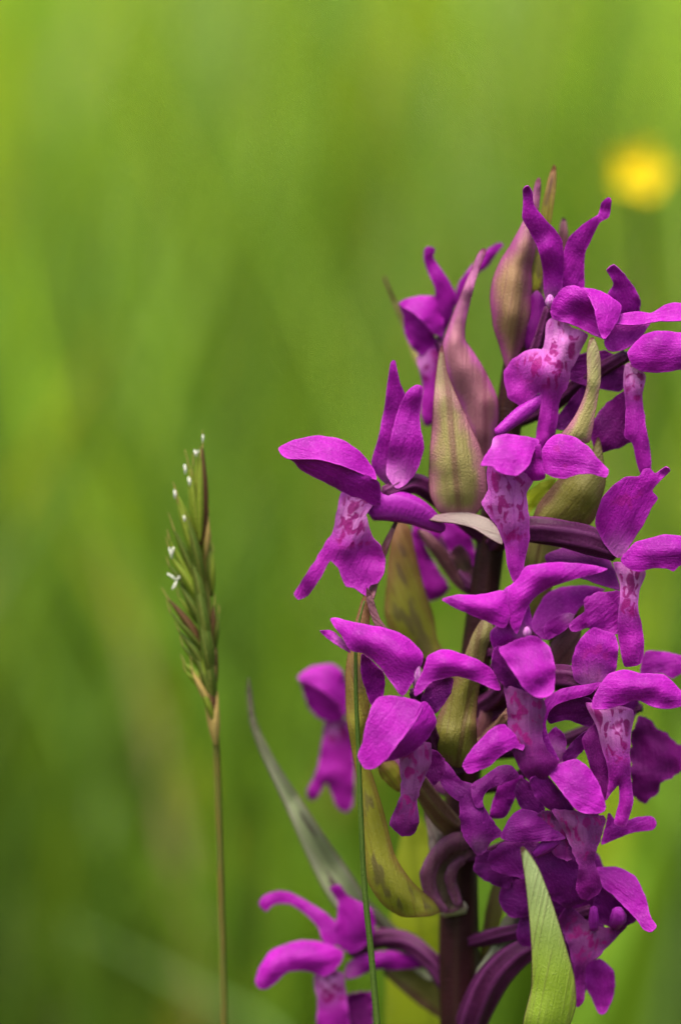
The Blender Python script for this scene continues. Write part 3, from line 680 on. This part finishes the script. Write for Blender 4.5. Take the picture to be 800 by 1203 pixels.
# ---------------- lower right flower with the broad bright hood
f = flower((664, 950), 150, 1010, r=9, via=[(585, 1000, 50), (625, 975, 110)])
sheet('petal', [(650, 918), (644, 908), (657, 897), (677, 892), (692, 903), (704, 923), (711, 948), (707, 955), (686, 956), (674, 949), (662, 934)], PETAL, f, d=186, dome=10, tilt=(-.1, .45))
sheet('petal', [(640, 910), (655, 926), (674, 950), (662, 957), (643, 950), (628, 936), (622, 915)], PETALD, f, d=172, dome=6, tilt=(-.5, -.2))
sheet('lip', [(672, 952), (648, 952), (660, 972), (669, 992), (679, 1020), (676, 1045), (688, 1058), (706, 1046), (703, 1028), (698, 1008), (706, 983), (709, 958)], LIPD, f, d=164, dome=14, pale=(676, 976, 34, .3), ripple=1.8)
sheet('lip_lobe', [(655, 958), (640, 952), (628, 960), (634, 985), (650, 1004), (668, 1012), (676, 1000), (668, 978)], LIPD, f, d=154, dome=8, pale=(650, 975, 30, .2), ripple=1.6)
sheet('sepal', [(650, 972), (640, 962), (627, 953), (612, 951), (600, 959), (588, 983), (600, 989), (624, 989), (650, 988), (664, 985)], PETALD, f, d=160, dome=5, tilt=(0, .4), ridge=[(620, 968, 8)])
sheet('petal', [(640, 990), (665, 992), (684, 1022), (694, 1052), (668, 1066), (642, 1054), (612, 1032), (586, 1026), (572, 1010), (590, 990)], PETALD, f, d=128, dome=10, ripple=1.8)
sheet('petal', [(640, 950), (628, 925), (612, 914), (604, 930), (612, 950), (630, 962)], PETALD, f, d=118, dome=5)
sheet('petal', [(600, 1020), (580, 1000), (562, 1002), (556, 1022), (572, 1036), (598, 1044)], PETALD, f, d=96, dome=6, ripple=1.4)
tube('spur', [(655, 985, 150), (640, 995, 152), (628, 1004, 150)], [9, 8, 5], SPUR, f)

# ---------------- lowest right flower
f = flower((694, 1070), 96, 1110, r=9, via=[(580, 1100, 40), (640, 1088, 80)])
sheet('sepal', [(708, 1042), (700, 1020), (725, 1019), (746, 1030), (758, 1054), (764, 1077), (771, 1088), (765, 1095), (755, 1092), (747, 1080), (733, 1066), (720, 1052)], PETAL, f, d=122, dome=8, tilt=(.1, .5))
sheet('petal', [(702, 1040), (710, 1044), (730, 1062), (747, 1080), (737, 1087), (720, 1090), (706, 1084), (696, 1066)], PETALD, f, d=106, dome=-6, tilt=(0, -.3))
tube('spur', [(722, 1086, 112), (726, 1076, 124), (724, 1068, 128)], [8, 10, 6], SPUR, f)
tube('spur', [(697, 1092, 116), (697, 1078, 122), (697, 1066, 124)], [5, 6, 4], SPUR, f)
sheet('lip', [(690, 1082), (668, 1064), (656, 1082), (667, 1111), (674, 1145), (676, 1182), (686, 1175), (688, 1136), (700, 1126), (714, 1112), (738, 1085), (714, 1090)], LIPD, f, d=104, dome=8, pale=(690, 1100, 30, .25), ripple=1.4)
sheet('lip_lobe', [(694, 1128), (706, 1127), (721, 1142), (721, 1168), (712, 1189), (703, 1191), (694, 1172), (687, 1158), (686, 1132)], LIP, f, d=86, dome=8)
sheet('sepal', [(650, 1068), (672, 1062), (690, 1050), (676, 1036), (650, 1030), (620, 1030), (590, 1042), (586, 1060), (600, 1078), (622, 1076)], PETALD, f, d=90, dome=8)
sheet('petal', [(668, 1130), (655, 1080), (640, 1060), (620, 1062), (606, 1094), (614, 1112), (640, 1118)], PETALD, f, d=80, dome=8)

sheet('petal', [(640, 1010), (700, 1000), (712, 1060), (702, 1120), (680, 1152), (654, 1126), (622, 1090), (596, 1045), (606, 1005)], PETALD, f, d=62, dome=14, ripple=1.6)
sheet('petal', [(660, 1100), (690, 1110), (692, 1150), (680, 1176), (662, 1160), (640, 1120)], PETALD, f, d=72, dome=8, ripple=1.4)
# ---------------- ovaries and bracts deep between the flowers
tube('ovary', [(556, 880, 8), (580, 868, 60), (600, 840, 110)], [10, 13, 9], OVARYG, orchid, nseg=24, rib=.13, ribn=6, twist=.03)
tube('ovary', [(560, 835, 10), (582, 822, 50), (604, 800, 100)], [10, 13, 9], OVARY, orchid, nseg=24, rib=.13, ribn=6, twist=.03)
bract([(560, 880), (575, 870), (590, 835), (602, 800), (598, 775), (584, 785), (570, 820), (558, 855)], B_REED, 40, dome=8)
bract([(606, 770), (628, 742), (640, 712), (654, 670), (656, 632), (640, 612), (620, 632), (604, 690), (594, 740)], B_OLIVE, 24, dome=9)
bract([(640, 800), (660, 792), (676, 770), (682, 742), (670, 735), (650, 752), (634, 780)], B_REED, 52, dome=8)
bract([(585, 1020), (604, 1010), (626, 985), (640, 955), (632, 940), (612, 952), (592, 985)], B_DARK, 60, dome=8)
# ---------------- long green bract standing in front, low on the right
bract([(556, 1300, -195), (612, 1245, -40), (614, 1203), (624, 1160), (624, 1117), (621, 1074), (617, 1037), (611, 996), (614, 994), (621, 1001), (634, 1023), (651, 1068), (666, 1117), (675, 1151), (676, 1180), (668, 1206), (640, 1262, -40), (584, 1314, -195)], B_GREEN, 214, dome=8, ridge=[(640, 1150, 3), (630, 1090, 2)], step=6, ripple=.5)
# ovary and pale bract in the corner between stem and green bract
tube('ovary', [(546, 1225, 10), (560, 1185, 36), (582, 1146, 52), (608, 1122, 62), (640, 1106, 66)], [15, 18, 18, 16, 12], OVARY, orchid, nseg=24, rib=.13, ribn=6, twist=.02)
bract([(560, 1150), (576, 1148), (596, 1122), (612, 1098), (611, 1076), (600, 1072), (590, 1082), (574, 1118), (560, 1138)], B_PALE, 32, dome=9)
bract([(562, 1146), (566, 1100), (572, 1060), (582, 1032), (596, 1036), (590, 1075), (576, 1115)], B_OLIVE, -20, dome=6)

# ---------------- left central flower with broad petals
f = flower((488, 812), 160, 900, r=10, via=[(520, 900, 60), (500, 850, 120)])
sheet('sepal', [(472, 818), (482, 806), (491, 790), (497, 770), (487, 757), (470, 744), (447, 737), (410, 730), (397, 726), (388, 727), (394, 738), (402, 748), (412, 764), (428, 768), (445, 782), (461, 804)], PETAL, f, d=178, dome=6, ridge=[(450, 752, 14), (475, 768, 12), (420, 742, 8), (470, 795, 2)], tilt=(0, .3))
sheet('petal', [(412, 767), (405, 754), (390, 741), (376, 741), (382, 748), (397, 759)], PETAL, f, d=158, dome=3, pale=(402, 754, 14, .5))
sheet('petal', [(448, 826), (452, 806), (450, 790), (426, 768), (424, 790), (430, 812), (436, 828)], PETAL, f, d=140, dome=5, tilt=(-.2, -.2))
sheet('sepal', [(488, 818), (497, 812), (506, 802), (518, 797), (540, 795), (562, 802), (579, 810), (588, 810), (578, 787), (562, 776), (542, 768), (520, 763), (503, 771), (496, 790), (486, 810)], PETAL, f, d=186, dome=5, ridge=[(525, 778, 12), (555, 786, 10), (503, 790, 4)], tilt=(0, .3))
sheet('petal', [(494, 822), (506, 802), (531, 796), (529, 815), (512, 838), (500, 830)], PETALD, f, d=166, dome=4)
sheet('petal', [(486, 822, 6), (470, 818), (447, 818), (437, 829), (430, 850), (425, 874), (420, 888), (427, 902), (440, 903, 6), (456, 890, 14), (470, 871, 18), (485, 852, 18), (497, 829, 10)], PETAL, f, d=196, dome=4, tilt=(-.1, .2))
sheet('petal', [(496, 824, 6), (508, 834), (512, 850), (500, 870), (480, 886), (457, 894, 8), (450, 893, 12), (467, 871, 18), (482, 852, 18)], PETAL, f, d=194, dome=2, groove=0)
column(f, 490, 796, 182, 6, 34)
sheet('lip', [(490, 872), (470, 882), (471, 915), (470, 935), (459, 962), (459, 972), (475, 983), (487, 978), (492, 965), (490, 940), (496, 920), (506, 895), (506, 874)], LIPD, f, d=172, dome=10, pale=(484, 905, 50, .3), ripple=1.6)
sheet('lip_lobe', [(500, 884), (508, 880), (522, 892), (520, 912), (510, 922), (500, 912), (494, 898)], LIPD, f, d=150, dome=5, ripple=1.4)
# ---------------- purple cross-shaped flower low in the middle
f = flower((556, 930), 112, 985, r=8)
sheet('sepal', [(556, 938), (556, 922), (541, 916), (524, 895), (508, 892), (498, 897), (504, 912), (514, 914), (523, 929), (540, 942)], PETALD, f, d=130, dome=5, tilt=(0, .3))
sheet('sepal', [(558, 948), (567, 948), (567, 938), (573, 928), (590, 921), (609, 912), (599, 899), (584, 901), (570, 911), (553, 924)], PETALD, f, d=132, dome=5, tilt=(0, .3))
sheet('lip', [(552, 924), (540, 936), (540, 960), (544, 982), (556, 1000), (566, 1005), (577, 989), (590, 980), (578, 963), (568, 946), (564, 926)], PETALD, f, d=134, dome=9, pale=(562, 992, 12, .25), ripple=1.4)
sheet('petal', [(590, 914), (614, 912), (605, 937), (593, 960), (575, 960), (579, 940)], PETAL, f, d=92, dome=5)
# curled dark bract at the stem
bract([(528, 1072), (512, 1069), (497, 1047), (493, 1026), (502, 1005), (520, 984), (542, 977), (558, 988), (549, 997), (531, 1001), (517, 1015), (511, 1032), (515, 1052)], B_CURL, 62, dome=9)
bract([(526, 1072), (514, 1050), (509, 1032), (516, 1012), (532, 998), (548, 994), (556, 1004), (541, 1016), (536, 1032), (544, 1064)], B_DARK, 50, dome=-7)
bract([(534, 1064), (526, 1046), (522, 1030), (528, 1016), (542, 1006), (548, 1012), (538, 1022), (535, 1036), (542, 1060)], B_CURL, 52, dome=4)
tube('ovary', [(546, 985, 14), (520, 960, 60), (502, 935, 92), (484, 908, 120)], [11, 13, 12, 9], OVARYG, orchid, nseg=24, rib=.12, ribn=6, twist=.03)
bract([(516, 1002), (520, 978), (510, 955), (498, 952), (502, 975), (505, 1000)], B_ASH, 30, dome=6)
bract([(470, 930), (469, 902), (459, 891), (444, 896), (446, 910), (456, 922)], B_YELL, 60, dome=8)
# yellow-green bract at left with reddish tip, running down to the stem
bract([(526, 1066, -58), (506, 1076), (473, 1077), (449, 1062), (432, 1035), (424, 990), (421, 930), (413, 880), (407, 840), (406, 790), (412, 750), (421, 718), (427, 700), (436, 699), (434, 730), (433, 760), (435, 800), (433, 850), (433, 895), (438, 912), (450, 952), (464, 1005), (485, 1037), (514, 1062, -34)], B_YELL, 92, dome=10, ridge=[(448, 1020, 6), (425, 850, 5), (470, 1056, 6)], ripple=.5)
bract([(550, 812, -85), (500, 774, -40), (474, 752), (460, 744), (446, 726), (438, 702), (431, 690), (430, 702), (434, 718), (442, 738), (456, 750), (494, 784, -40), (542, 822, -85)], B_REED, 104, dome=4)
tube('node', [(520, 1072, 22), (532, 1068, 26), (546, 1066, 24)], [6, 8, 7], stem_mat('node_pale', (.30, .28, .20), (.24, .17, .14), (.32, .30, .22)), orchid)

# ---------------- blurred flower at the left, behind
f = flower((400, 848), -150, 940, r=8, via=[(480, 905, -60), (440, 880, -120)])
sheet('petal', [(406, 842, 8), (408, 807), (402, 789), (390, 780), (365, 784), (350, 797, 6), (374, 809, 16), (392, 822, 18)], PETAL, f, d=-128, dome=3, groove=0)
sheet('petal', [(400, 848, 4), (404, 834, 12), (392, 820, 16), (375, 807, 14), (352, 797, 6), (356, 812), (362, 830), (375, 844), (388, 848)], PETAL, f, d=-130, dome=-3, groove=0)
sheet('lip', [(394, 842), (382, 848), (377, 880), (371, 907), (360, 930), (362, 939), (372, 938), (384, 920), (395, 947), (405, 954), (415, 942), (416, 875), (406, 848)], LIP, f, d=-138, dome=10, pale=(392, 852, 16, .7), ripple=1.4)
# ---------------- lowest left flower
f = flower((412, 1120), -52, 1190, r=11, via=[(505, 1128, -20), (470, 1104, -44), (440, 1104, -52)])
sheet('sepal', [(396, 1110), (398, 1088), (382, 1072), (362, 1060), (340, 1048), (324, 1047), (309, 1053), (305, 1063), (313, 1071), (322, 1063), (340, 1062), (359, 1074), (373, 1089), (381, 1108)], PETAL, f, d=-34, dome=5, tilt=(0, .3))
sheet('petal', [(412, 1120), (434, 1107), (441, 1088), (437, 1068), (421, 1059), (407, 1050), (399, 1039), (387, 1043), (397, 1060), (395, 1083), (392, 1104)], PETAL, f, d=-26, dome=12)
sheet('sepal', [(400, 1132), (403, 1118), (384, 1109), (359, 1105), (337, 1109), (318, 1118), (306, 1135), (300, 1154), (304, 1161), (313, 1162), (325, 1154), (338, 1142), (362, 1141), (382, 1147)], PETAL, f, d=-16, dome=6, ridge=[(345, 1122, 12), (318, 1136, 10), (375, 1124, 10)], tilt=(0, .4))
sheet('sepal', [(406, 1150), (421, 1147), (440, 1139), (466, 1139), (494, 1136), (491, 1126), (459, 1117), (428, 1121), (408, 1132)], PETAL, f, d=-36, dome=7, pale=(406, 1140, 16, .5))
sheet('lip', [(388, 1138), (369, 1146), (373, 1180), (371, 1225), (390, 1238), (406, 1226), (411, 1203), (406, 1166), (403, 1144)], LIP, f, d=-26, dome=10, pale=(386, 1152, 26, .8), ripple=1.4)
sheet('lip_lobe', [(402, 1172), (420, 1166), (436, 1165), (439, 1178), (437, 1208), (420, 1218), (406, 1206)], LIPD, f, d=-36, dome=6, ripple=1.6)
bract([(530, 1200), (520, 1150), (505, 1128), (480, 1134), (450, 1141), (470, 1162), (500, 1186)], B_OLIVE, -62, dome=-8)
bract([(520, 1150, 10), (500, 1128), (464, 1089), (433, 1058), (410, 1024), (382, 983), (355, 942), (324, 894), (301, 847), (296, 815), (292, 795), (290, 815), (294, 850), (306, 884), (333, 942), (357, 997), (378, 1041), (396, 1068), (420, 1090), (450, 1112), (500, 1150)], B_SPOT, -60, dome=-9, ridge=[(345, 940, -5), (390, 1020, -7)], ripple=.4)

# ---------------- stem leaves (the upper ones show behind the stem, the rest below)
sheet('leaf', [(520, 1330, 0), (462, 1330), (452, 1200), (456, 1100), (466, 1005), (480, 955), (498, 966), (512, 1000), (521, 1060), (524, 1200)], LEAF, orchid, d=-130, dome=8, th=5, step=9)
def stem_leaf(z0, az, length, wid, lift, droop):
    n, V, Fc, inf, uv = 14, [], [], [], []
    for i in range(n + 1):
        t = i / n
        r = length * t * math.cos(lift) * (1 - .15 * t); z = z0 + length * (math.sin(lift) * t - droop * t * t)
        w = wid * (math.sin(math.pi * min(1, .12 + t * .88)) ** .8) * (1 - .15 * t) + .0004
        for j in range(-3, 4):
            u = j / 3
            for s_ in (1,):
                V.append((math.cos(az) * r - math.sin(az) * w * u, math.sin(az) * r + math.cos(az) * w * u, max(.004, z + w * .45 * u * u)))
                inf.append((1 - abs(u), 0, t, .5 + u / 2)); uv.append((t * length / S, u * wid / S, z0 * 1e4))
    V = np.array(V); m = 7
    tops = V + np.array([0, 0, .00025]); bots = V - np.array([0, 0, .00025]); N_ = len(V)
    for i in range(n):
        for j in range(m - 1):
            a = i * m + j; q = (a, a + 1, a + m + 1, a + m)
            Fc.append(q); Fc.append(tuple(x + N_ for x in q[::-1]))
        for j, fl in ((0, 0), (m - 1, 1)):
            a = i * m + j; q = (a, a + m, a + m + N_, a + N_); Fc.append(q if not fl else q[::-1])
    for i in (0, n):
        for j in range(m - 1):
            a = i * m + j; q = (a, a + 1, a + 1 + N_, a + N_); Fc.append(q[::-1] if i == 0 else q)
    link('leaf', np.vstack([tops, bots]) + STEM_BASE * np.array([1, 1, 0]), Fc, LEAFB, orchid, inf + inf, uv + uv)
for z0, az, ln, wd, lf, dr in ((.02, 2.6, .11, .012, .75, .35), (.03, -.4, .12, .013, .7, .35), (.05, 1.4, .10, .010, .95, .3), (.012, -1.9, .09, .012, .45, .25)):
    stem_leaf(z0, az, ln, wd, lf, dr)

# ================================================================== the flowering grass at the left
def to_ground(px, drift=(0, 0)):
    w = Wn([px])[0]
    return np.array([w[0] + drift[0], w[1] + drift[1], 0.])
gb = to_ground((264, 1215, -10), (.004, .01))
vg = thing('seed_head', 'slender green grass seed head with tiny white anthers beside the orchid', 'seed head', tuple(gb))
GA = [(264, 1215, -10), (261, 1100, -8), (258, 980, -6), (254, 872, -4)]
wp = Wn(GA)
tube_w('culm', [gb + np.array([0, 0, -.004]), gb * .5 + np.array([wp[0][0], wp[0][1], 0]) * .5 + np.array([0, 0, .07])] + list(wp) + list(Wn([(252, 820, -3), (248, 740, -2), (241, 660, -2), (237, 580, -2)])),
       [.0005, .0004] + [.00034] * 4 + [.0003, .00026, .0002, .00014], CULM, vg, nseg=10, step=6)
def spikelet(bx, by, tx, ty, r, d, mat, awn=None, anth=None, bow=0.):
    L = math.hypot(tx - bx, ty - by); nx, ny = -(ty - by) / L, (tx - bx) / L
    f_ = [(0, .35), (.15, .75), (.35, 1.), (.6, .85), (.8, .5), (.93, .22), (1., .06)]
    pts = [(bx + (tx - bx) * t + nx * bow * math.sin(math.pi * t), by + (ty - by) * t + ny * bow * math.sin(math.pi * t), d + 5 * math.sin(math.pi * t * .9)) for t, _ in f_]
    s = tube('spikelet', pts, [r * k for _, k in f_], mat, vg, nseg=16, rib=.12, ribn=4, twist=.0, flat=.8, step=3)
    if awn:
        a = pts[-1]
        tube('awn', [pts[-2], ((a[0] + awn[0]) / 2 + .6, (a[1] + awn[1]) / 2, d + 2), (awn[0], awn[1], d + 2)], [.7, .5, .2], STRAW, s, nseg=6, step=4)
    for q in (anth or ()):
        x0, y0, x1, y1, rr = q
        a = pts[-2]
        tube('anther', [(x0, y0, d + 6), ((x0 + x1) / 2 + .5, (y0 + y1) / 2, d + 7), (x1, y1, d + 7)], [rr * .3, rr * .75, rr * .5], ANTHER, s, nseg=8, step=2)
SP = [
 (236, 640, 238, 522, 8.0, 84, SPK_B, (238, 505), [(238, 520, 238.5, 511, 1.6)], 1),
 (232, 640, 221, 545, 7.0, 80, SPK_G, (217, 528), [(218, 557, 217, 546, 2.2), (223, 571, 222, 561, 2.4)], 2),
 (229, 625, 233, 530, 5.0, 76, SPK_G, None, [(231, 537, 228.5, 529, 2.0), (231, 534, 233, 529, 1.4)], 0),
 (232, 670, 207, 578, 7.5, 82, SPK_G, (203, 566), [(206, 586, 205, 576, 2.2)], 3),
 (238, 690, 217, 598, 7.0, 86, SPK_D, None, [(217, 613, 216, 606, 1.8)], 2),
 (234, 700, 203, 620, 6.0, 80, SPK_D, (198, 602), None, 3),
 (236, 712, 199, 652, 6.5, 84, SPK_G, (195, 630), [(202, 656, 199, 644, 2.0), (202, 651, 204, 643, 1.8)], 3),
 (240, 735, 226, 655, 8.0, 86, SPK_D, None, None, 2),
 (242, 745, 210, 685, 7.0, 82, SPK_D, None, [(208, 682, 197, 674, 1.8), (208, 682, 203, 692, 2.0), (208, 681, 211, 677, 1.6)], 2),
 (243, 772, 196, 702, 6.0, 84, SPK_B, (190, 690), None, 4),
 (244, 770, 232, 682, 8.5, 90, SPK_D, None, None, 1),
 (246, 800, 209, 740, 6.5, 84, SPK_D, (206, 730), None, 4),
 (247, 800, 236, 712, 9.0, 90, SPK_D, None, None, 2),
 (250, 824, 215, 778, 6.0, 84, SPK_G, (212, 768), None, 4),
 (249, 700, 247, 635, 5.5, 76, SPK_D, (247, 622), None, -1),
 (250, 770, 252, 708, 5.5, 76, SPK_B, (252, 696), None, -1),
 (251, 815, 255, 758, 5.0, 78, SPK_B, None, None, -1),
 (250, 826, 242, 755, 8.0, 90, SPK_D, None, None, 0),
 (252, 838, 230, 770, 7.5, 88, SPK_D, None, None, 3),
 (253, 852, 238, 790, 7.0, 88, SPK_B, None, None, 2),
 (240, 660, 240, 590, 6.0, 76, SPK_G, None, None, 0),
 (254, 876, 256, 812, 6.0, 88, STRAW, None, None, -2),
 (253, 874, 240, 820, 5.5, 82, STRAW, None, None, 2),
]
for a in SP:
    spikelet(*a[:4], a[4] * .82, a[5] - 80, *a[6:])
    if a[6] is not STRAW:                         # a narrower inner scale beside each spikelet
        q = random.uniform(-6, 6)
        spikelet(a[0] + q * .4, a[1] - 4, a[2] + q, a[3] + random.uniform(8, 20), a[4] * .5, a[5] - 80 + random.uniform(-4, 9), random.choice((SPK_G, SPK_G, SPK_D, STRAW)), (a[2] + q - 1, a[3] + 2))

# ================================================================== thin grass stem in front of the orchid
tb = to_ground((444, 1215, 150), (.003, -.002))
wp = Wn([(444, 1215, 150), (436, 1120, 150), (428, 1040, 150), (424, 960, 150), (421, 880, 148), (418, 800, 146), (420, 740, 142), (428, 706, 140)])
tube_w('plant_stem', [tb + np.array([0, 0, -.004]), tb * .5 + np.array([wp[0][0], wp[0][1], 0]) * .5 + np.array([0, 0, .07])] + list(wp), [.0004, .00036, .00032, .0003, .00028, .00026, .00023, .00019, .00014, .00008], THIN, None, nseg=10, step=6)
o = bpy.data.objects['plant_stem']
o['label'] = 'thin dark green grass stem standing close in front of the orchid'; o['category'] = 'stem'

# ================================================================== small yellow buttercup, out of focus
def buttercup(x, y, D, diam, label):
    c = at_dist(x, y, D)
    g = np.array([c[0] + .012, c[1] + .02, 0.])
    b = thing('buttercup', label, 'flower', tuple(g))
    tube_w('stem', [g + np.array([0, 0, -.004]), g + np.array([-.002, -.006, c[2] * .5]), c + np.array([.002, .004, -.02]), c + np.array([0, .0004, -diam * .12])], [.0009, .0007, .0006, .0007], THIN, b, nseg=10, step=20)
    face = Vector((0.05, -.85, .52)).normalized()
    q = face.to_track_quat('Z', 'Y')
    r0 = diam / 2
    for k in range(5):
        V, Fc = [], []
        n, m = 8, 7
        for i in range(n + 1):
            t = i / n
            for j in range(m):
                u = (j / (m - 1) - .5) * 2
                a = 2 * math.pi * k / 5 + u * .68 * (math.sin(math.pi * (.12 + .80 * t)) ** .6)
                rr = r0 * t * (1 - .07 * u * u * t)
                V.append((math.cos(a) * rr, math.sin(a) * rr, r0 * (.45 * t * t + .06 * u * u + (k % 2) * .02)))
        for i in range(n):
            for j in range(m - 1):
                e = i * m + j; Fc.append((e, e + 1, e + m + 1, e + m))
        N_ = len(V)
        V2 = [tuple(q @ Vector(v)) for v in V] + [tuple(q @ Vector((v[0], v[1], v[2] - .00025))) for v in V]
        F2 = Fc + [tuple(x_ + N_ for x_ in f_[::-1]) for f_ in Fc]
        for i in range(n):
            F2.append((i * m, (i + 1) * m, (i + 1) * m + N_, i * m + N_)); e = i * m + m - 1; F2.append((e + m, e, e + N_, e + m + N_))
        for j in range(m - 1):
            e = n * m + j; F2.append((e, e + 1, e + 1 + N_, e + N_))
        link('petal', np.array(V2) + c, F2, YPET, b, [(.5, 0, 0, 0)] * (2 * N_), [(v[0] / S, v[1] / S, k) for v in V2])
    V = []; Fc = []
    for i in range(5):
        ph = math.pi / 2 * i / 4
        for k in range(12):
            a = 2 * math.pi * k / 12
            V.append(tuple(q @ Vector((math.cos(a) * r0 * .28 * math.cos(ph) * (1 + .12 * (k % 2)), math.sin(a) * r0 * .28 * math.cos(ph), r0 * (.02 + .26 * math.sin(ph))))))
    for i in range(4):
        for k in range(12):
            k2 = (k + 1) % 12; Fc.append((i * 12 + k, i * 12 + k2, (i + 1) * 12 + k2, (i + 1) * 12 + k))
    link('centre', np.array(V) + c, Fc, YCEN, b, [(.5, 0, 0, 0)] * len(V), [(v[0] / S, v[1] / S, 9) for v in V])
buttercup(750, 207, .55, .0076, 'small bright yellow buttercup in the grass behind the orchid tip')
